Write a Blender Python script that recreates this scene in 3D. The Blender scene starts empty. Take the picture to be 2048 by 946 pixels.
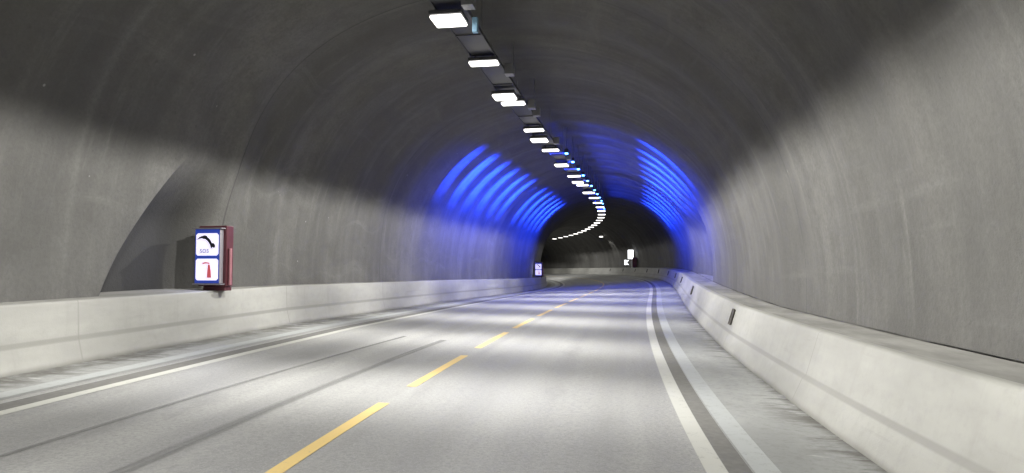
import bpy, bmesh, math, random
from mathutils import Vector, noise
random.seed(4)
sc = bpy.context.scene
COL = sc.collection
R = math.radians

# ------------------------------------------------------------------ road path
def interp(x, xs, ys):
    if x <= xs[0]: return ys[0]
    for i in range(len(xs)-1):
        if x <= xs[i+1]:
            t = (x-xs[i])/(xs[i+1]-xs[i]); return ys[i]+(ys[i+1]-ys[i])*t
    return ys[-1]
def sst(a, b, x):
    t = min(1, max(0, (x-a)/(b-a))); return t*t*(3-2*t)
KN = [-10,0,12,24,36,48,60,75,90,110,140]
KV = [.0084,.01675,.00307,.00279,-.00077,-.00503,-.00729,-.00418,-.00831,-.00851,-.00851]
EK = [0,15,30,45,60,90]
EV = [.02156,.03478,-.00034,-.045,-.075,-.08]
S0, S1, DS = -36.0, 136.0, 0.25
NP = int((S1-S0)/DS)+1
TH=[0.0]*NP; PX=[0.0]*NP; PY=[0.0]*NP; PZ=[0.0]*NP; SL=[0.0]*NP
VK=[0,25,50,75,110]; VV=[6.2e-5,7.1e-5,-8.2e-5,-1.7e-4,-1.24e-4]
i0 = int(round(-S0/DS))
def kap(s): return interp(s,KN,KV) if s > -6 else 0.004
for i in range(i0+1, NP):
    s=S0+i*DS
    TH[i]=TH[i-1]+kap(s)*DS; PX[i]=PX[i-1]+math.sin(TH[i])*DS; PY[i]=PY[i-1]+math.cos(TH[i])*DS
    SL[i]=SL[i-1]+interp(s,VK,VV)*DS; PZ[i]=PZ[i-1]+SL[i]*DS
for i in range(i0-1, -1, -1):
    s=S0+i*DS
    TH[i]=TH[i+1]-kap(s)*DS; PX[i]=PX[i+1]-math.sin(TH[i])*DS; PY[i]=PY[i+1]-math.cos(TH[i])*DS
def frame(s):
    f=(s-S0)/DS; i=max(0,min(NP-2,int(f))); t=f-i
    L=lambda a: a[i]+(a[i+1]-a[i])*t
    return L(PX),L(PY),L(PZ),L(TH)
def P(s,u,z):
    x,y,z0,th=frame(s)
    e=interp(s,EK,EV)*(1-sst(1.0,4.5,z))
    return Vector((x+u*math.cos(th), y-u*math.sin(th), z0+z-e*u))
def heading(s): return -frame(s)[3]

# ------------------------------------------------------------------ helpers
def link(name, me, mat=None, parent=None):
    o=bpy.data.objects.new(name, me); COL.objects.link(o)
    if mat is not None: me.materials.append(mat)
    if parent is not None: o.parent=parent
    return o
def tag(o,label=None,cat=None,group=None,kind=None):
    if label: o['label']=label
    if cat: o['category']=cat
    if group: o['group']=group
    if kind: o['kind']=kind
    return o
def thing(name,loc,rz,label,cat,group=None):
    o=bpy.data.objects.new(name,None); COL.objects.link(o); o.empty_display_size=.2
    o.location=loc; o.rotation_euler=(0,0,rz)
    return tag(o,label,cat,group)
def frange(a,b,d):
    n=max(1,int(math.ceil((b-a)/d))); return [a+(b-a)*i/n for i in range(n+1)]
def sweep(name, ss, secfn, mat, parent=None, closed=False, smooth=True, caps=False, vfn=None, sfn=None):
    """surface swept along the road; secfn(s) -> list of (u,z)"""
    vs=[];fs=[];uvs=[]
    n=None
    for s in ss:
        sec=secfn(s); n=len(sec); t=0
        for j,(u,z) in enumerate(sec):
            if j: t+=math.hypot(u-sec[j-1][0], z-sec[j-1][1])
            s2=s if sfn is None else sfn(s,j); vs.append(P(s2,u,z)); uvs.append((s2, u if vfn=='u' else t))
    m=n if closed else n-1
    for i in range(len(ss)-1):
        for j in range(m):
            k=(j+1)%n
            fs.append((i*n+j, i*n+k, (i+1)*n+k, (i+1)*n+j))
    if caps:
        fs.append(tuple(range(n-1,-1,-1))); fs.append(tuple((len(ss)-1)*n+j for j in range(n)))
    me=bpy.data.meshes.new(name); me.from_pydata(vs,[],fs)
    uv=me.uv_layers.new(name='UVMap')
    for l in me.loops: uv.data[l.index].uv=uvs[l.vertex_index]
    if smooth: me.polygons.foreach_set('use_smooth',[True]*len(me.polygons))
    me.update()
    return link(name,me,mat,parent)
def bm_box(bm,x0,x1,y0,y1,z0,z1,bev=0):
    v=[bm.verts.new((x,y,z)) for x in(x0,x1) for y in(y0,y1) for z in(z0,z1)]
    f=[bm.faces.new([v[i] for i in q]) for q in((0,1,3,2),(4,6,7,5),(0,4,5,1),(2,3,7,6),(0,2,6,4),(1,5,7,3))]
    if bev:
        es=list({e for q in f for e in q.edges})
        bmesh.ops.bevel(bm,geom=es,offset=bev,segments=2,profile=.5,affect='EDGES')
def bm_tube(bm,a,b,r,n=10):
    a=Vector(a);b=Vector(b);d=(b-a).normalized();q=d.to_track_quat('Z','Y')
    A=[];B=[]
    for i in range(n):
        w=q@Vector((math.cos(2*math.pi*i/n)*r,math.sin(2*math.pi*i/n)*r,0)); A.append(bm.verts.new(a+w));B.append(bm.verts.new(b+w))
    for i in range(n): bm.faces.new((A[i],A[(i+1)%n],B[(i+1)%n],B[i]))
    bm.faces.new(A[::-1]);bm.faces.new(B)
def bm_poly(bm,pts,y0,y1):
    """prism of a polygon (x,z) between y0 (front) and y1"""
    A=[bm.verts.new((x,y0,z)) for x,z in pts];B=[bm.verts.new((x,y1,z)) for x,z in pts]
    n=len(pts); bm.faces.new(A);bm.faces.new(B[::-1])
    for i in range(n): bm.faces.new((A[(i+1)%n],A[i],B[i],B[(i+1)%n]))
def mk(name,fn,mat,parent=None,smooth=False):
    bm=bmesh.new(); fn(bm); bmesh.ops.recalc_face_normals(bm,faces=bm.faces)
    me=bpy.data.meshes.new(name); bm.to_mesh(me); bm.free()
    if smooth: me.polygons.foreach_set('use_smooth',[True]*len(me.polygons))
    return link(name,me,mat,parent)
def copy_tree(o,parent=None):
    c=o.copy(); COL.objects.link(c)
    if parent is not None: c.parent=parent
    for ch in list(o.children): copy_tree(ch,c)
    return c

# ------------------------------------------------------------------ materials
class NB:
    def __init__(s,nt): s.nt=nt; s.n=nt.nodes; s.l=nt.links
    def add(s,t,**kw):
        n=s.n.new(t)
        for k,v in kw.items(): setattr(n,k,v)
        return n
    def put(s,sock,v):
        if hasattr(v,'links') or isinstance(v,bpy.types.NodeSocket): s.l.new(v,sock)
        else: sock.default_value=v
    def math(s,op,a,b=0.0,c=None,clamp=False):
        n=s.add('ShaderNodeMath',operation=op,use_clamp=clamp); s.put(n.inputs[0],a); s.put(n.inputs[1],b)
        if c is not None: s.put(n.inputs[2],c)
        return n.outputs[0]
    def mapr(s,v,a,b,c=0.0,d=1.0,smooth=True):
        n=s.add('ShaderNodeMapRange',interpolation_type='SMOOTHSTEP' if smooth else 'LINEAR')
        s.put(n.inputs[0],v)
        for i,x in enumerate((a,b,c,d)): s.put(n.inputs[1+i],x)
        return n.outputs[0]
    def mix(s,f,a,b,mode='MIX'):
        n=s.add('ShaderNodeMix',data_type='RGBA',blend_type=mode)
        s.put(n.inputs[0],f); s.put(n.inputs[6],a if not isinstance(a,tuple) else (*a,1)[:4]); s.put(n.inputs[7],b if not isinstance(b,tuple) else (*b,1)[:4])
        return n.outputs[2]
    def noise(s,vec,scale,detail=4,rough=.55,scl=(1,1,1),loc=(0,0,0)):
        m=s.add('ShaderNodeMapping'); s.l.new(vec,m.inputs[0]); m.inputs['Scale'].default_value=scl; m.inputs['Location'].default_value=loc
        n=s.add('ShaderNodeTexNoise'); s.l.new(m.outputs[0],n.inputs['Vector']); n.inputs['Scale'].default_value=scale; n.inputs['Detail'].default_value=detail; n.inputs['Roughness'].default_value=rough
        return n.outputs[0]
def newmat(name):
    m=bpy.data.materials.new(name); m.use_nodes=True; nb=NB(m.node_tree)
    b=nb.n['Principled BSDF']; return m,nb,b
def uvw(nb):
    t=nb.add('ShaderNodeTexCoord'); sp=nb.add('ShaderNodeSeparateXYZ'); nb.l.new(t.outputs['UV'],sp.inputs[0])
    return t.outputs['UV'],sp.outputs[0],sp.outputs[1],t.outputs['Object']
def bump(nb,b,h,strength=.3,dist=.01):
    n=nb.add('ShaderNodeBump'); n.inputs['Strength'].default_value=strength; n.inputs['Distance'].default_value=dist
    nb.l.new(h,n.inputs['Height']); nb.l.new(n.outputs[0],b.inputs['Normal'])
def simple(name,col,rough=.5,metal=0,var=.15,scale=6):
    m,nb,b=newmat(name); uv,_,_,ob=uvw(nb)
    n=nb.noise(ob,scale,5)
    c=nb.mix(n,tuple(x*(1-var) for x in col),tuple(min(1,x*(1+var)) for x in col)); nb.l.new(c,b.inputs['Base Color'])
    b.inputs['Roughness'].default_value=rough; b.inputs['Metallic'].default_value=metal
    return m
def emis(name,col,st,bcol=None):
    m,nb,b=newmat(name)
    b.inputs['Base Color'].default_value=(*(bcol or (.8,.8,.8)),1); b.inputs['Emission Color'].default_value=(*col,1); b.inputs['Emission Strength'].default_value=st
    return m

# --- road surface
def road_mat():
    m,nb,b=newmat('worn_asphalt'); uv,s,u,ob=uvw(nb)
    big=nb.noise(uv,.35,4,.6,(.25,1,1)); lane=nb.noise(uv,1.6,3,.5,(.02,1,1)); fine=nb.noise(ob,26,5,.8); grit=nb.noise(ob,75,3,.8)
    c=nb.mix(nb.mapr(big,.3,.7),(.28,.28,.28),(.36,.358,.35))
    c=nb.mix(nb.mapr(lane,.35,.65,0,.45),c,(.20,.20,.205))
    c=nb.mix(nb.mapr(fine,.38,.66,0,.55),c,(.15,.15,.15))
    c=nb.mix(nb.mapr(grit,.52,.68,0,.55),c,(.47,.465,.45))
    pa=nb.noise(uv,1.1,6,.7,(.3,1,1),(2,7,0)); c=nb.mix(nb.mapr(pa,.52,.72,0,.45),c,(.17,.17,.168))
    # dark sealed joint beside the yellow line
    j=nb.mapr(nb.math('ABSOLUTE',nb.math('SUBTRACT',u,.2)),.0,.16,.35,0)
    jn=nb.mapr(nb.noise(uv,1.2,4,.6,(.35,1,1)),.35,.65)
    c=nb.mix(nb.math('MULTIPLY',j,jn),c,(.11,.11,.11))
    # wheel paths are polished slightly darker
    wp=None
    for cu in (-2.55,-1.05,.95,2.45):
        w=nb.mapr(nb.math('ABSOLUTE',nb.math('SUBTRACT',u,cu)),.05,.5,.16,0)
        wp=w if wp is None else nb.math('ADD',wp,w)
    c=nb.mix(wp,c,(.17,.17,.17))
    nb.l.new(c,b.inputs['Base Color'])
    nb.l.new(nb.mapr(big,.2,.8,.5,.68),b.inputs['Roughness'])
    bump(nb,b,nb.math('ADD',fine,grit),.35,.006)
    return m
def shoulder_mat():
    m,nb,b=newmat('dirty_shoulder'); uv,s,u,ob=uvw(nb)
    a=nb.noise(uv,.9,5,.6,(.4,1,1)); fine=nb.noise(ob,60,3,.7)
    c=nb.mix(nb.mapr(a,.3,.7),(.25,.255,.25),(.36,.365,.36))
    # dirt washed out from the barrier foot as streaks across the shoulder
    st=nb.noise(uv,2.6,6,.72,(1.5,.38,1)); reg=nb.noise(uv,.16,2,.5,(1,.2,1),(3.1,0,0))
    near=nb.mapr(nb.math('ABSOLUTE',u),4.05,4.65,0,1)
    d=nb.math('MULTIPLY',nb.mapr(st,.46,.58),nb.math('MULTIPLY',near,nb.mapr(reg,.34,.5)))
    c=nb.mix(nb.math('MULTIPLY',d,.85),c,(.085,.08,.072))
    ed=nb.mapr(nb.math('ABSOLUTE',u),4.52,4.68,0,.75)
    c=nb.mix(nb.math('MULTIPLY',ed,nb.mapr(nb.noise(uv,3,5,.7),.3,.6)),c,(.075,.07,.06))
    sm_=nb.noise(uv,3.5,4,.6,(1.2,.35,1),(9,4,0)); c=nb.mix(nb.mapr(sm_,.66,.72,0,.7),c,(.50,.50,.49))
    pt=nb.noise(ob,14,5,.75); c=nb.mix(nb.mapr(pt,.45,.7,0,.5),c,(.17,.168,.16))
    nb.l.new(c,b.inputs['Base Color']); b.inputs['Roughness'].default_value=.65
    bump(nb,b,fine,.3,.006)
    return m
def paint_mat(name,col,wear):
    m,nb,b=newmat(name); uv,s,u,ob=uvw(nb)
    w=nb.noise(ob,9,6,.7); f=nb.noise(ob,70,3,.7); g=nb.noise(uv,.5,3)
    c=nb.mix(nb.mapr(g,.3,.7,0,.3),col,tuple(x*.72 for x in col))
    c=nb.mix(nb.mapr(nb.math('ADD',nb.math('MULTIPLY',w,.6),nb.math('MULTIPLY',f,.4)),.60-wear,.74-wear*.6),c,(.24,.24,.235))
    nb.l.new(c,b.inputs['Base Color']); b.inputs['Roughness'].default_value=.55
    bump(nb,b,f,.25,.004)
    return m
def mark_mat(name,col,width,dens):
    m,nb,b=newmat(name); uv,s,u,ob=uvw(nb)
    n=nb.noise(uv,1.2,5,.7,(.2,14,1)); 
    nb.l.new(nb.mix(n,tuple(x*.8 for x in col),tuple(x*1.3 for x in col)),b.inputs['Base Color']); b.inputs['Roughness'].default_value=.6
    # worn through in places and towards its edges
    ed=nb.mapr(nb.math('ABSOLUTE',nb.math('SUBTRACT',u,width/2)),width*.15,width*.5,1,0)
    al=nb.math('MULTIPLY',ed,nb.mapr(n,.3,.62,dens*.35,dens))
    nb.l.new(al,b.inputs['Alpha'])
    return m
# --- concrete
def barrier_mat():
    m,nb,b=newmat('painted_barrier_concrete'); uv,s,t,ob=uvw(nb)
    a=nb.noise(uv,.7,5,.6,(.35,1,1)); dr=nb.noise(uv,3.0,5,.65,(1.2,.18,1)); f=nb.noise(ob,45,4,.7)
    c=nb.mix(nb.mapr(a,.3,.7),(.27,.267,.25),(.39,.386,.36))
    c=nb.mix(nb.mapr(dr,.52,.75,0,.32),c,(.24,.236,.22))
    sc_=nb.noise(uv,2.2,6,.7,(.16,2.4,1)); c=nb.mix(nb.mapr(sc_,.58,.74,0,.35),c,(.19,.186,.175))
    ms=nb.noise(uv,6,6,.75); c=nb.mix(nb.mapr(ms,.45,.7,0,.3),c,(.25,.247,.23))
    # grime line along the change of slope and road dirt at the foot
    g=nb.mapr(nb.math('ABSOLUTE',nb.math('SUBTRACT',t,.412)),.02,.05,.7,0)
    c=nb.mix(g,c,(.22,.217,.2))
    ft=nb.mapr(nb.math('ADD',t,nb.math('MULTIPLY',a,.16)),.10,.22,.85,0)
    c=nb.mix(ft,c,(.16,.155,.14))
    # casting joints every 6 m
    jj=nb.math('ABSOLUTE',nb.math('SUBTRACT',nb.math('FRACT',nb.math('DIVIDE',s,6.0)),.5))
    c=nb.mix(nb.mapr(jj,.0,.004,.75,0),c,(.22,.215,.2))
    nb.l.new(c,b.inputs['Base Color']); b.inputs['Roughness'].default_value=.6
    bump(nb,b,nb.math('ADD',f,nb.math('MULTIPLY',a,2)),.3,.006)
    return m
def ledge_mat():
    m,nb,b=newmat('dusty_ledge_concrete'); uv,s,t,ob=uvw(nb)
    a=nb.noise(uv,1.1,6,.65,(.4,1,1)); f=nb.noise(ob,40,4,.7)
    c=nb.mix(nb.mapr(a,.3,.7),(.17,.166,.154),(.33,.325,.305))
    nb.l.new(c,b.inputs['Base Color']); b.inputs['Roughness'].default_value=.8
    bump(nb,b,f,.4,.01)
    return m
def lining_mat(name='lining_concrete',k=1.0):
    m,nb,b=newmat(name); uv,s,t,ob=uvw(nb)
    a=nb.noise(uv,.30,6,.65,(1,.8,1)); cl=nb.noise(uv,1.5,7,.7,(1,.8,1)); f=nb.noise(ob,16,6,.75); sp=nb.noise(uv,5,4,.6)
    ring=nb.noise(uv,.75,4,.62,(1,.012,1)); ring2=nb.noise(uv,2.1,3,.55,(1,.02,1),(5,2,0)); drip=nb.noise(uv,2.2,5,.65,(1,.10,1)); wipe=nb.noise(uv,1.2,5,.65,(.14,1.6,1))
    q=lambda c:tuple(x*k for x in c)
    c=nb.mix(nb.mapr(a,.3,.7),q((.255,.247,.232)),q((.37,.362,.343)))
    c=nb.mix(nb.mapr(ring,.38,.66,.42,0),c,q((.15,.147,.142)))
    c=nb.mix(nb.mapr(ring2,.52,.72,0,.35),c,q((.46,.45,.43)))
    c=nb.mix(nb.mapr(cl,.42,.7,0,.5),c,q((.17,.165,.155)))
    c=nb.mix(nb.mapr(drip,.56,.74,0,.38),c,q((.50,.49,.46)))
    c=nb.mix(nb.mapr(wipe,.54,.75,0,.3),c,q((.48,.47,.45)))
    c=nb.mix(nb.mapr(f,.35,.7,0,.4),c,q((.16,.155,.15)))
    c=nb.mix(nb.mapr(sp,.66,.74,0,.4),c,q((.12,.115,.11)))
    # white lime specks and bolt heads of the shell
    vo=nb.add('ShaderNodeTexVoronoi'); vo.inputs['Scale'].default_value=1.1; nb.l.new(uv,vo.inputs['Vector'])
    c=nb.mix(nb.mapr(vo.outputs['Distance'],.018,.03,.8,0),c,q((.75,.74,.72)))
    # formwork joints round the vault
    jn=nb.math('ABSOLUTE',nb.math('SUBTRACT',nb.math('FRACT',nb.math('DIVIDE',s,8.7)),.5))
    c=nb.mix(nb.mapr(jn,.0,.0035,.6,0),c,q((.08,.08,.08)))
    at=nb.add('ShaderNodeAttribute',attribute_name='niche_shade')
    c=nb.mix(nb.math('MULTIPLY',at.outputs['Fac'],.93),c,q((.06,.059,.057)))  # shade of the recess put into the wall colour
    nb.l.new(c,b.inputs['Base Color']); b.inputs['Roughness'].default_value=.85
    bump(nb,b,nb.math('ADD',nb.math('MULTIPLY',cl,1.2),f),.6,.02)
    return m
M=dict(
 road=road_mat(), shoulder=shoulder_mat(),
 yellow=paint_mat('worn_yellow_paint',(.66,.485,.19),.05), white=paint_mat('worn_white_paint',(.50,.50,.465),.07), faded=paint_mat('faded_white_paint',(.40,.415,.415),.09),
 groove=simple('rough_dark_asphalt',(.15,.147,.14),.9,0,.35,14), tyre=mark_mat('rubber_tyre_mark',(.12,.12,.12),.10,.5), tyrew=mark_mat('rubber_tyre_smear',(.14,.14,.14),.2,.45),
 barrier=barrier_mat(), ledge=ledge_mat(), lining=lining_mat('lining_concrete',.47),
 steel=simple('galvanised_steel',(.30,.30,.31),.45,.8), darksteel=simple('dark_housing',(.07,.07,.075),.5,.3),
 lamp=emis('lamp_glass',(1,.97,.92),3.5), bluelamp=emis('blue_lamp_lens',(.12,.40,1.0),9,(.1,.2,.6)),
 red=simple('red_cabinet_paint',(.10,.025,.035),.45,0,.2), redpale=simple('faded_red_paint',(.40,.17,.20),.5,0,.2), grey=simple('grey_frame',(.32,.30,.34),.45,.2),
 panel=emis('lit_white_panel',(.76,.70,1.0),.95), blue=emis('lit_blue_border',(.04,.09,.60),.45,(.015,.03,.18)),
 black=simple('black_print',(.012,.012,.02),.5), bluetext=simple('blue_print',(.03,.05,.25),.5), redprint=emis('lit_red_print',(.55,.12,.14),.55,(.5,.05,.06)),
 plate=simple('brown_plate',(.085,.075,.065),.6,0,.4,20), plateedge=simple('plate_lip',(.17,.16,.15),.5,.2,.3,20),
 signlit=emis('lit_sign_face',(.93,.96,1.0),3.0), post=simple('white_post',(.72,.72,.74),.5), bluebox=simple('pale_blue_box',(.30,.52,.72),.45),
 gap=simple('wall_foot_gap_dirt',(.035,.033,.03),.95),
)

# ------------------------------------------------------------------ the setting: road
US=[-5.0+i*.25 for i in range(0,40)]
ss=frange(-34,134,.5)
road=sweep('road',ss,lambda s:[(u,0.0) for u in [-5.2,-4,-3,-2,-1,0,1,2,3,4,5.1]],M['road'],vfn='u'); tag(road,kind='structure')
shl=sweep('road_shoulder',ss,lambda s:[(u,.004) for u in(-5.1,-4.7,-4.3,-3.9)],M['shoulder'],vfn='u'); tag(shl,kind='structure')
shr=sweep('road_shoulder',ss,lambda s:[(u,.004) for u in(3.578,4.0,4.4,4.8)],M['shoulder'],vfn='u'); tag(shr,kind='structure')
base=sweep('ground',frange(-34,134,2),lambda s:[(-9,-.3),(-4,-.3),(4,-.3),(9,-.3)],M['gap']); tag(base,kind='structure')
def strip(name,a,b,u0,u1,z,mat,parent,d=.5):
    return sweep(name,frange(a,b,d),lambda s:[(u0,z),(u1,z)],mat,parent)
strip('edge_line',-34,134,3.21,3.38,.004,M['white'],road); strip('edge_groove',-34,134,3.385,3.575,.003,M['groove'],road); strip('faded_line',-34,134,3.59,3.80,.008,M['faded'],shr)
strip('edge_line',-34,134,-3.47,-3.31,.004,M['white'],road); strip('edge_groove',-34,134,-3.74,-3.475,.003,M['groove'],road); strip('faded_line',-34,134,-4.2,-3.95,.008,M['faded'],shl)
for k in range(-3,29):
    b1=7.57+4.06*k
    o=strip('centre_dash',b1-3.02,b1,-.065,.065,.004,M['yellow'],road,.4)
def tyre(a,b,ua,ub,w,mat):
    def sec(s):
        t=(s-a)/(b-a); u=ua+(ub-ua)*t+.06*math.sin(t*5); ww=w
        return [(u-ww/2,.008),(u+ww/2,.008)]
    sweep('tyre_mark',frange(a,b,.3),sec,mat,road)
tyre(-6,13.9,-2.78,-1.75,.10,M['tyre']); tyre(-6,13.6,-1.40,-.84,.2,M['tyrew'])

# ------------------------------------------------------------------ barriers
def cham(side):
    g=1 if side>0 else -1
    if g>0: pts=[(4.667,-.05),(4.667,.0),(4.69,.06),(4.80,.30),(4.845,.345),(5.00,.855),(5.035,.882),(5.09,.885),(5.16,.878)]
    else: pts=[(-4.97,-.05),(-4.965,0),(-4.985,.06),(-5.045,.30),(-5.055,.345),(-5.075,.855),(-5.09,.882),(-5.14,.885),(-5.20,.878)]
    return pts
def wl(s): return -5.47-.30*sst(16,48,s)          # foot of the left wall
def wr(s): return 5.86-.12*sst(50,70,s)
bs=frange(-34,134,.5)
bR=thing('concrete_barrier',P(0,5.0,0),heading(0),'pale concrete safety barrier with dark plates along the right shoulder','barrier')
bL=thing('concrete_barrier',P(0,-5.05,0),heading(0),'pale concrete safety barrier along the left shoulder below the lit emergency cabinet','barrier')
def adopt(o,p):
    o.parent=p; o.matrix_parent_inverse=p.matrix_world.inverted(); return o
bpy.context.view_layer.update()
bodyR=adopt(sweep('barrier_body',bs,lambda s:cham(1),M['barrier']),bR)
bodyL=adopt(sweep('barrier_body',bs,lambda s:cham(-1),M['barrier']),bL)
def ledR(s):
    w=wr(s)+1.9; n=.012*noise.noise(Vector((s*.7,1,0)))
    return [(5.16,.876),(5.4,.875+n),(5.7,.885+n),(w,.89)]
def ledL(s):
    w=wl(s)-2.4; n=.012*noise.noise(Vector((s*.7,5,0)))
    return [(-5.20,.876),(-5.35,.885+n),(w,.89)]
adopt(sweep('ledge',bs,ledR,M['ledge']),bR); adopt(sweep('ledge',bs,ledL,M['ledge']),bL)
def gapline(side):
    def sec(s):
        n=.02*noise.noise(Vector((s*1.3,9+side,0)))+.012*noise.noise(Vector((s*5,3,0)))
        w=max(.002,.028+.05*noise.noise(Vector((s*.9,20+side,0))))
        u=(wr(s)-.05+n) if side>0 else (wl(s)+.03+n)
        return [(u-w/2*1.0,.902 if side>0 else .905),(u+w/2,.902 if side>0 else .905)]
    return sec
adopt(sweep('wall_gap',frange(2,60,.2),gapline(1),M['gap'],smooth=False),bR)
# dark plates on the face of the right barrier
tilt=math.atan2(5.00-4.845,.51)
for s in (3.4,15.25,27.2,38.4,46.2,53.5,61,68.5,76,83.5,91):
    def pb(bm): bm_box(bm,-.035,.02,-.10,.10,-.165,.165,.006)
    def pl(bm):
        bm_box(bm,-.055,-.036,-.115,-.088,-.18,.18,.003); bm_box(bm,-.055,-.036,.088,.115,-.18,.18,.003); bm_box(bm,-.055,-.036,-.087,.087,.155,.18,.003)
    pt=mk('reflector_plate',pb,M['plate'],bodyR); 
    pt.location=P(s,4.935,.615); pt.rotation_euler=(0,tilt,heading(s))
    lip=mk('plate_frame',pl,M['plateedge'],pt)

# ------------------------------------------------------------------ tunnel lining
SEC=[(5.78,.80),(5.79,1.3),(5.76,1.9),(5.66,2.6),(5.48,3.3),(5.20,3.95),(4.80,4.6),(4.28,5.2),(3.65,5.75),(2.9,6.22),(2.05,6.57),(1.1,6.8),(0,6.88)]
def cat(pts,n):
    out=[]
    for i in range(len(pts)-1):
        p0=pts[max(0,i-1)];p1=pts[i];p2=pts[i+1];p3=pts[min(len(pts)-1,i+2)]
        for k in range(n):
            t=k/n
            out.append(tuple(.5*(2*p1[c]+(p2[c]-p0[c])*t+(2*p0[c]-5*p1[c]+4*p2[c]-p3[c])*t*t+(3*p1[c]-p0[c]-3*p2[c]+p3[c])*t**3) for c in(0,1)))
    out.append(pts[-1]); return out
full=SEC+[(-u,z) for u,z in SEC[-2::-1]]
SECF=cat(full,4)
def lean(z): return .50*(z-1)+.05*(z-1)**2
def warp(s,z):
    """slide the grid lines along the wall so that one of them follows the leaning near edge of the recess"""
    g=lean(max(.8,min(z,3.6)))*(1-sst(3.6,6.2,z))
    return s+g*sst(7.2,9.8,s)*(1-sst(10.2,15.2,s))
def niche_left(s,z):
    # leaning arched recess in the left wall behind the emergency cabinet
    if not(9.8<s<14.2): return 0
    return .70*min(1,max(0,(s-9.86)/.12))*(1-sst(11.9,13.3,warp(s,z)))*(1-sst(2.1,3.5,z))
def niche_shade(s,z):  # mask for the shade painted inside the left recess, soft at top and right
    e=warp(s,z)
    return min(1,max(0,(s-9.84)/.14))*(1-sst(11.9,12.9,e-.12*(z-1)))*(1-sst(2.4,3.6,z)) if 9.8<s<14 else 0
def niche_right(s,z):
    if not(29.2<s<45.1): return 0
    return .9*sst(29.25,29.30,s)*(1-min(1,max(0,(s-32)/9)))*(1-sst(2.9,4.9,z))
def ripple(s,z,side):
    up=sst(1.5,4.5,z)
    a=math.cos(2*math.pi*(s-26.2)/2.175+.3*noise.noise(Vector((s*.3,side,0))))
    v=(.012+.03*up)*a
    v+=.05*noise.noise(Vector((s*.55,side*3.1+z*.12,4)))+.02*noise.noise(Vector((s*1.9,side*2,z*.35)))
    v+=.035*noise.noise(Vector((s*.25,z*.5+side*7,1)))
    return v*(.5+.5*sst(.9,2.2,z))
def lsec(s):
    out=[]
    for i,(u,z) in enumerate(SECF):
        side=1 if u>0 else -1
        a=SECF[max(0,i-1)];b=SECF[min(len(SECF)-1,i+1)]
        nx,nz=(b[1]-a[1]),-(b[0]-a[0]); L=math.hypot(nx,nz); nx/=L;nz/=L   # outward
        if nx*u+nz*(z-2)<0: nx,nz=-nx,-nz
        k=(1-sst(2.0,6.4,z))
        off=(wr(s)-5.80) if side>0 else (-wl(s)-5.80)
        d=ripple(s,z,side)
        uu=u+nx*d+side*off*k; zz=z+nz*d
        if side<0: uu-=niche_left(s,z)
        else: uu+=niche_right(s,z)
        out.append((uu,zz))
    return out
sl=sorted(set([round(v,3) for v in frange(-34,0,.4)+frange(0,9.7,.1)+frange(10,16,.1)+frange(16,60,.16)+frange(60,134,.35)+[9.84,9.86,9.88,9.9,9.92,9.95,9.98,29.25,29.27,29.29,29.31,44.95,44.97,44.99,45.01]]))
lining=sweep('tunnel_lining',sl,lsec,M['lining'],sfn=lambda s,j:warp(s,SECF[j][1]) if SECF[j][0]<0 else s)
att=lining.data.attributes.new('niche_shade','FLOAT','POINT'); ns=len(SECF)
att.data.foreach_set('value',[niche_shade(s,z) if u<0 else 0.0 for s in sl for u,z in SECF])
sm=lining.modifiers.new('shell','SOLIDIFY'); sm.thickness=.3; sm.offset=-1
tag(lining,'grey concrete tunnel vault arching over the road, dark above and pale along its walls','tunnel')

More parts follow.
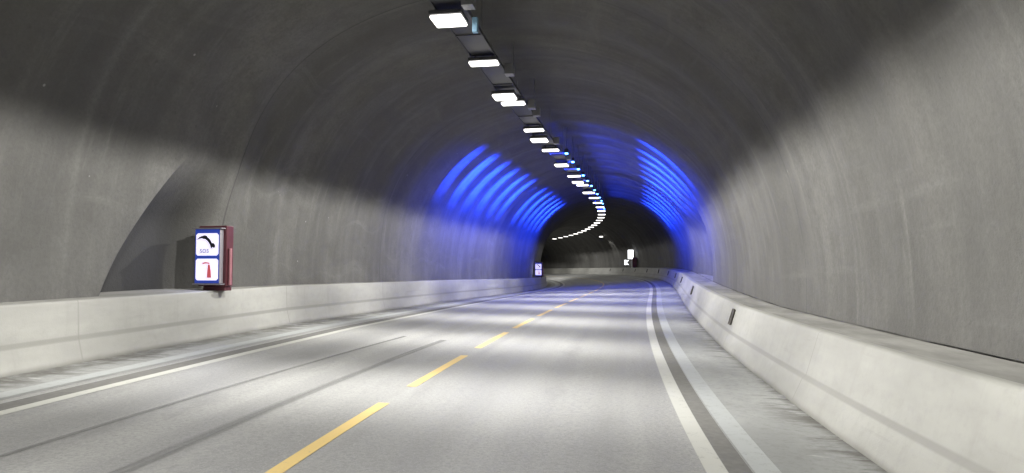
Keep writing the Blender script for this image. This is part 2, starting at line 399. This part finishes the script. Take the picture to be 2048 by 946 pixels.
# ------------------------------------------------------------------ lights
def beam(name,W,col,kind,cut=71.5,long_cut=62,cutL=None):
    """lamp with a photometric distribution: sharp cut-off sideways, batwing along the road"""
    L=bpy.data.lights.new(name,'POINT'); L.energy=W; L.color=col; L.shadow_soft_size=.06
    L.use_nodes=True; nb=NB(L.node_tree); em=nb.n['Emission']
    t=nb.add('ShaderNodeTexCoord'); sp=nb.add('ShaderNodeSeparateXYZ'); nb.l.new(t.outputs['Normal'],sp.inputs[0])
    x,y,z=sp.outputs; dn=nb.math('MULTIPLY',z,-1.0)
    lat=nb.math('ARCTAN2',nb.math('ABSOLUTE',x),dn)                 # 0 straight down, pi/2 level
    lon=nb.math('ARCTAN2',nb.math('ABSOLUTE',y),nb.math('SQRT',nb.math('ADD',nb.math('MULTIPLY',x,x),nb.math('MULTIPLY',z,z))))
    if kind=='white':
        cl=cut if cutL is None else cutL
        right=nb.math('GREATER_THAN',x,0.0)
        c0=nb.math('ADD',nb.math('MULTIPLY',right,R(cut-cl)),R(cl))
        side=nb.mapr(nb.math('SUBTRACT',lat,c0),R(-5.0),R(2.2),1,.004)
        lift=nb.mapr(lat,R(10),R(65),1,1.05)
        if long_cut<0: 
            la=nb.math('MULTIPLY',nb.mapr(lon,R(5),R(25),.44,1),nb.mapr(lon,R(27),R(45),1,.07))
            wide=nb.math('MULTIPLY',nb.mapr(lon,R(30),R(62),.60,.0),nb.math('ADD',nb.math('MULTIPLY',right,.38),1.0)); f=nb.mapr(lat,R(38),R(56),0,1)
            la=nb.math('ADD',nb.math('MULTIPLY',la,nb.math('SUBTRACT',1.0,f)),nb.math('MULTIPLY',wide,f))
        else: la=nb.math('MULTIPLY',nb.mapr(lon,R(0),R(30),.62,1.25),nb.mapr(lon,R(long_cut-26),R(long_cut),1,.0))
        st=nb.math('MULTIPLY',nb.math('MULTIPLY',side,lift),la)
    else:
        a=nb.mapr(lat,R(70),R(83),0,1); b_=nb.mapr(lat,R(89),R(104),1,.004)
        thin=nb.mapr(lon,R(4.0),R(9.0),1,0)
        st=nb.math('ADD',nb.math('MULTIPLY',nb.math('MULTIPLY',a,b_),thin),nb.math('MULTIPLY',nb.mapr(lat,R(80),R(104),1,.10),nb.math('MULTIPLY',nb.mapr(lat,R(42),R(74),.05,1),nb.mapr(lon,R(10),R(56),.075,0))))
    nb.l.new(st,em.inputs['Strength'])
    return L
WARM=(1,.985,.925)
LA=[beam('bright_beam',1180*k,WARM,'white',r,-1,l) for l,r,k in((67.9,71.4,.97),(68.9,72.9,.88),(69.9,74.2,.47))]
LB=[beam('row_beam',55*k,WARM,'white',r,62,l) for l,r,k in((67.9,71.4,1),(68.9,72.9,1),(69.9,74.2,.65))]
LC=beam('far_beam',110,WARM,'white',70,46); LE=beam('last_beam',900,WARM,'white',70,84)
zone=lambda s:0 if s<13 else (1 if s<23 else 2)
LBLUE=beam('blue_beam',20000,(.010,.045,1.0),'blue')
ORD=['first','second','third','fourth','fifth','sixth','seventh','eighth','ninth','tenth','eleventh','twelfth','thirteenth','fourteenth','fifteenth','sixteenth','seventeenth','eighteenth','nineteenth','twentieth','twenty-first','twenty-second','twenty-third','twenty-fourth','twenty-fifth','twenty-sixth','twenty-seventh','twenty-eighth','twenty-ninth','thirtieth','thirty-first','thirty-second','thirty-third','thirty-fourth']
def make_lamp(big):
    t=thing('tunnel_lamp',(0,0,0),0,'x','lamp','white lamps in a row under the tunnel ceiling')
    w,l=(.27,.25) if big else (.30,.13)
    def hs(bm):
        bm_box(bm,-w-.012,w+.012,-l-.012,l+.012,.0,.07,.015)
    mk('housing',hs,M['darksteel'],t)
    mk('diffuser',lambda bm:bm_box(bm,-w,w,-l,l,-.06,-.002,.03),M['lamp'],t)
    def br(bm):
        for x in(-.18,.18): bm_box(bm,x-.02,x+.02,-.02,.02,.072,.125)
        bm_box(bm,-.24,.24,-.025,.025,.127,.143)
    mk('bracket',br,M['darksteel'],t)
    return t
def put_lamp(src,first,s,u,z,light,label):
    o=src if first else copy_tree(src)
    o.location=P(s,u,z); o.rotation_euler=(0,0,heading(s)); o['label']=label
    l=bpy.data.objects.new('lamp_beam',light); COL.objects.link(l); l.parent=o; l.location=(0,0,-.13)
    return o
A0=make_lamp(True); B0=make_lamp(False)
As=[11.2-5.65*k for k in range(6,0,-1)]+[11.2,16.45,22.3,28.0,33.9,38.9]
Bs=[13.65-3.95*k for k in range(11,0,-1)]+[13.75,17.25,20.75,24.45,31.75,35.4,39.2,42.25,45.6,49.1,52.6]+[56.2+3.6*k for k in range(14)]
na=0
for i,s in enumerate(As):
    vis=s>10.5
    lab='%s large glowing white lamp along the ceiling tray, counting from the nearest'%ORD[na] if vis else 'large white ceiling lamp on the tray overhead, behind the view'
    put_lamp(A0,i==0,s,-.19,5.67,LA[zone(s)],lab); na+=vis
nb_=0
for i,s in enumerate(Bs):
    vis=s>12
    lab='%s slim white lamp along the ceiling tray, counting from the nearest'%ORD[nb_] if vis else 'slim white ceiling lamp on the tray overhead, behind the view'
    put_lamp(B0,i==0,s,-.12,5.70,LB[zone(s)] if s<57 else (LC if s<103 else LE),lab); nb_+=vis
o=put_lamp(B0,False,113,-2.6,5.3,LE,'added white lamp hidden round the bend, brightening the far end of the tunnel')  # added lamp, off the row and out of view, to brighten the far end
# blue lamps
def make_blue():
    t=thing('blue_lamp',(0,0,0),0,'x','blue lamp','blue lamps in a row right of the white ones')
    mk('housing',lambda bm:bm_box(bm,-.08,.08,-.10,.10,.0,.14,.015),M['darksteel'],t)
    mk('lens',lambda bm:bm_box(bm,-.06,.06,-.085,.085,-.05,-.002,.02),M['bluelamp'],t)
    mk('hanger',lambda bm:bm_tube(bm,(0,0,.141),(0,0,1.0),.012,8),M['steel'],t)
    return t
Z0=make_blue()
for k in range(13):
    s=26.2+2.175*k
    o=Z0 if k==0 else copy_tree(Z0)
    o.location=P(s,.24-.012*k,5.85); o.rotation_euler=(0,0,heading(s))
    o['label']='%s small blue lamp among the blue arches, counting from the nearest'%ORD[k]
    l=bpy.data.objects.new('lamp_beam',LBLUE); COL.objects.link(l); l.parent=o; l.location=(0,0,-.12)

# ------------------------------------------------------------------ cable tray above the lamps
tray=thing('cable_tray',P(11,-.15,5.85),heading(11),'long thin grey cable tray carrying the white lamps under the ceiling','cable tray')
bpy.context.view_layer.update()
def ring(u,z,w,h): return lambda s:[(u-w,z-h),(u+w,z-h),(u+w,z+h),(u-w,z+h)]
ts=frange(-30,60,.75)
for u in(-.40,.10): adopt(sweep('rail',ts,ring(u,5.86,.012,.035),M['darksteel'],closed=True,smooth=False,caps=True),tray)
adopt(sweep('tray_bed',ts,ring(-.15,5.848,.238,.004),M['darksteel'],closed=True,smooth=False,caps=True),tray)
adopt(sweep('cable',ts,ring(-.02,5.88,.03,.025),M['darksteel'],closed=True,smooth=False,caps=True),tray)
def place(o,s,u,z,parent): 
    o.location=P(s,u,z); o.rotation_euler=(0,0,heading(s)); adopt(o,parent); return o
for k,s in enumerate(frange(2,58,1.75)):
    place(mk('rung',lambda bm:bm_box(bm,-.237,.237,-.025,.025,-.02,.0),M['darksteel']),s,-.15,5.842,tray)
for s in frange(2,58,3.5):
    for u in(-.40,.10): place(mk('hanger',lambda bm:bm_tube(bm,(0,0,0),(0,0,1.03),.008,6),M['steel']),s,u,5.896,tray)
for s in (10.9,14.9,18.2,19.1,23.6,27.2):
    place(mk('junction_box',lambda bm:bm_box(bm,0,.2,-.12,.12,-.1,.14,.01),M['steel']),s,.115,5.83,tray)
tag(place(mk('signal_box',lambda bm:bm_box(bm,-.045,.045,-.05,.05,-.26,-.0,.008),M['bluebox']),11.5,.20,5.78,tray),'small pale blue box beside the nearest lamp')

# ------------------------------------------------------------------ emergency cabinets
def textmesh(name,txt,size,mat,parent,loc):
    cu=bpy.data.curves.new(name,'FONT'); cu.body=txt; cu.size=size; cu.extrude=.002; cu.align_x='CENTER'; cu.align_y='CENTER'; cu.space_character=1.15
    tmp=bpy.data.objects.new('tmp',cu); COL.objects.link(tmp)
    bpy.context.view_layer.update()
    me=bpy.data.meshes.new_from_object(tmp.evaluated_get(bpy.context.evaluated_depsgraph_get()))
    bpy.data.objects.remove(tmp); bpy.data.curves.remove(cu)
    o=link(name,me,mat,parent); o.rotation_euler=(R(90),0,0); o.location=loc; return o
def make_cabinet():
    """front looks towards -y; x right; 0.56 wide, 1.2 tall"""
    t=thing('emergency_cabinet',(0,0,0),0,'x','emergency cabinet','emergency cabinets on the left ledge')
    def body(bm):
        bm_box(bm,-.30,.32,-.02,.20,.07,1.24,.015)
    mk('body',body,M['red'],t)
    mk('base',lambda bm:bm_box(bm,-.20,.28,.0,.22,-.02,.068,.01),M['red'],t)
    for z0 in(1.175,.10): mk('trim',lambda bm:bm_box(bm,-.33,.30,-.15,-.022,z0,z0+.02,.004),M['grey'],t)
    sgn=mk('sign_box',lambda bm:bm_box(bm,-.29,.26,-.135,-.022,.122,1.173,.012),M['grey'],t)
    mk('blue_border',lambda bm:bm_box(bm,-.283,.253,-.1369,-.1352,.13,1.165),M['blue'],sgn)
    def pan(z0,z1):
        c=.035; x0,x1=-.262,.232
        return [(x0+c,z0),(x1-c,z0),(x1,z0+c),(x1,z1-c),(x1-c,z1),(x0+c,z1),(x0,z1-c),(x0,z0+c)]
    mk('phone_panel',lambda bm:bm_poly(bm,pan(.66,1.09),-.140,-.137),M['panel'],sgn)
    mk('extinguisher_panel',lambda bm:bm_poly(bm,pan(.185,.60),-.140,-.137),M['panel'],sgn)
    def hand(bm):   # handset: ear cap upper left, curved grip down to the right
        pts=[]
        for i in range(9):
            a=R(118-i*13); pts.append((-.12+.30*math.cos(a)*.72+.02,.77+.27*math.sin(a)))
        out=[(x,z) for x,z in pts]; inn=[(x-.035,z-.045) for x,z in pts][::-1]
        bm_poly(bm,out+inn,-.146,-.142)
        def blob(cx,cz,rx,rz,rot):
            q=[]
            for i in range(14):
                a=2*math.pi*i/14; x=rx*math.cos(a);z=rz*math.sin(a)
                q.append((cx+x*math.cos(rot)-z*math.sin(rot),cz+x*math.sin(rot)+z*math.cos(rot)))
            bm_poly(bm,q,-.1475,-.1425)
        blob(-.075,1.015,.062,.035,R(0)); blob(.125,.855,.05,.032,R(-60))
    mk('handset_pictogram',hand,M['black'],sgn)
    textmesh('lettering','SOS',.105,M['bluetext'],sgn,(-.075,-.143,.745))
    def ext(bm):
        bm_poly(bm,[(-.005,.235),(.085,.235),(.075,.36),(.055,.47),(.035,.50),(.01,.47),(-.0,.36)],-.146,-.142)
        bm_poly(bm,[(-.12,.52),(-.05,.535),(.045,.525),(.045,.503),(-.04,.508),(-.10,.498)],-.146,-.142)
    mk('extinguisher_pictogram',ext,M['redprint'],sgn)
    mk('handle_bar',lambda bm:bm_tube(bm,(.352,.06,.09),(.352,.06,.80),.03,12),M['redpale'],t)
    return t
CB=make_cabinet(); CB.location=P(12.35,-5.20,.895); CB.rotation_euler=(0,0,heading(12.35)-R(4)); CB['label']='large lit emergency cabinet beside the dark niche on the near left ledge'
C2=copy_tree(CB); C2.location=P(56.0,-5.28,.90); C2.rotation_euler=(0,0,heading(56)); C2['label']='tiny distant lit emergency cabinet at the far end of the left barrier'
for o in(CB,C2):
    L=bpy.data.lights.new('sign_glow','AREA'); L.shape='RECTANGLE'; L.size=.45; L.size_y=.95; L.energy=7; L.color=(.55,.6,1)
    l=bpy.data.objects.new('sign_light',L); COL.objects.link(l); l.parent=o; l.location=(-.015,-.16,.65); l.rotation_euler=(R(-90),0,0)
# ------------------------------------------------------------------ far signs on the right ledge
sg=thing('lit_sign',P(79.5,5.06,.9),heading(80)-R(14),'small bright white lit sign on a white post far down the right ledge','sign')
mk('post',lambda bm:bm_tube(bm,(.12,0,-.05),(.12,0,1.0),.07,10),M['post'],sg)
mk('sign_case',lambda bm:bm_box(bm,-.33,.34,.0,.2,1.0,2.08,.02),M['darksteel'],sg)
mk('sign_face',lambda bm:bm_box(bm,-.32,.30,-.025,-.002,1.02,2.06,.01),M['signlit'],sg)
rc=thing('fire_cabinet',P(79,5.42,.9),heading(79)-R(8),'dark red cabinet standing behind the bright white sign post far off','cabinet')
mk('body',lambda bm:bm_box(bm,-.24,.24,-.2,.2,.06,1.15,.02),M['red'],rc); mk('base',lambda bm:bm_box(bm,-.18,.18,-.15,.15,-.02,.058),M['darksteel'],rc); mk('door',lambda bm:bm_box(bm,-.2,.2,-.225,-.202,.12,1.1,.008),M['red'],rc)
cv=thing('chevron_sign',P(83,5.25,.9),heading(83)-R(15),'small white notched arrow board left of the bright sign post','sign')
mk('post',lambda bm:bm_tube(bm,(0,.03,-.03),(0,.03,.33),.03,8),M['darksteel'],cv)
mk('board',lambda bm:bm_poly(bm,[(-.26,.33),(-.02,.33),(.02,.45),(.12,.33),(.26,.33),(.02,.62),(.26,.88),(.1,.9),(0,.8),(-.02,.92),(-.26,.92)],-.02,.02),M['signlit'],cv)
wlp=thing('wall_lamp',P(90,3.5,5.45),heading(90),'lone small white lamp on the far right haunch below the lamp row','lamp')
mk('housing',lambda bm:bm_box(bm,-.24,.24,-.16,.16,0,.14,.02),M['darksteel'],wlp); mk('diffuser',lambda bm:bm_box(bm,-.21,.21,-.14,.14,-.12,-.002,.02),M['lamp'],wlp)
mk('arm',lambda bm:bm_box(bm,-.03,.03,-.03,.03,.141,.5),M['steel'],wlp)
l=bpy.data.objects.new('lamp_beam',LC); COL.objects.link(l); l.parent=wlp; l.location=(0,0,-.22)

# ------------------------------------------------------------------ world, camera, render
w=bpy.data.worlds.new('World'); sc.world=w; w.use_nodes=True
w.node_tree.nodes['Background'].inputs[0].default_value=(.02,.02,.022,1); w.node_tree.nodes['Background'].inputs[1].default_value=.3
cam=bpy.data.cameras.new('camera'); co=bpy.data.objects.new('camera',cam); COL.objects.link(co)
cam.lens=36*1358.5/2048; cam.sensor_width=36; cam.clip_end=600; cam.clip_start=.05
co.location=(2.1756,0,1.523); co.rotation_euler=(math.pi/2+.04382,0,.04577)
sc.camera=co
sc.view_settings.view_transform='Standard'; sc.view_settings.look='None'; sc.view_settings.gamma=1; sc.view_settings.exposure=0
sc.render.engine='CYCLES'
sc.cycles.max_bounces=6; sc.cycles.diffuse_bounces=4; sc.cycles.sample_clamp_indirect=4
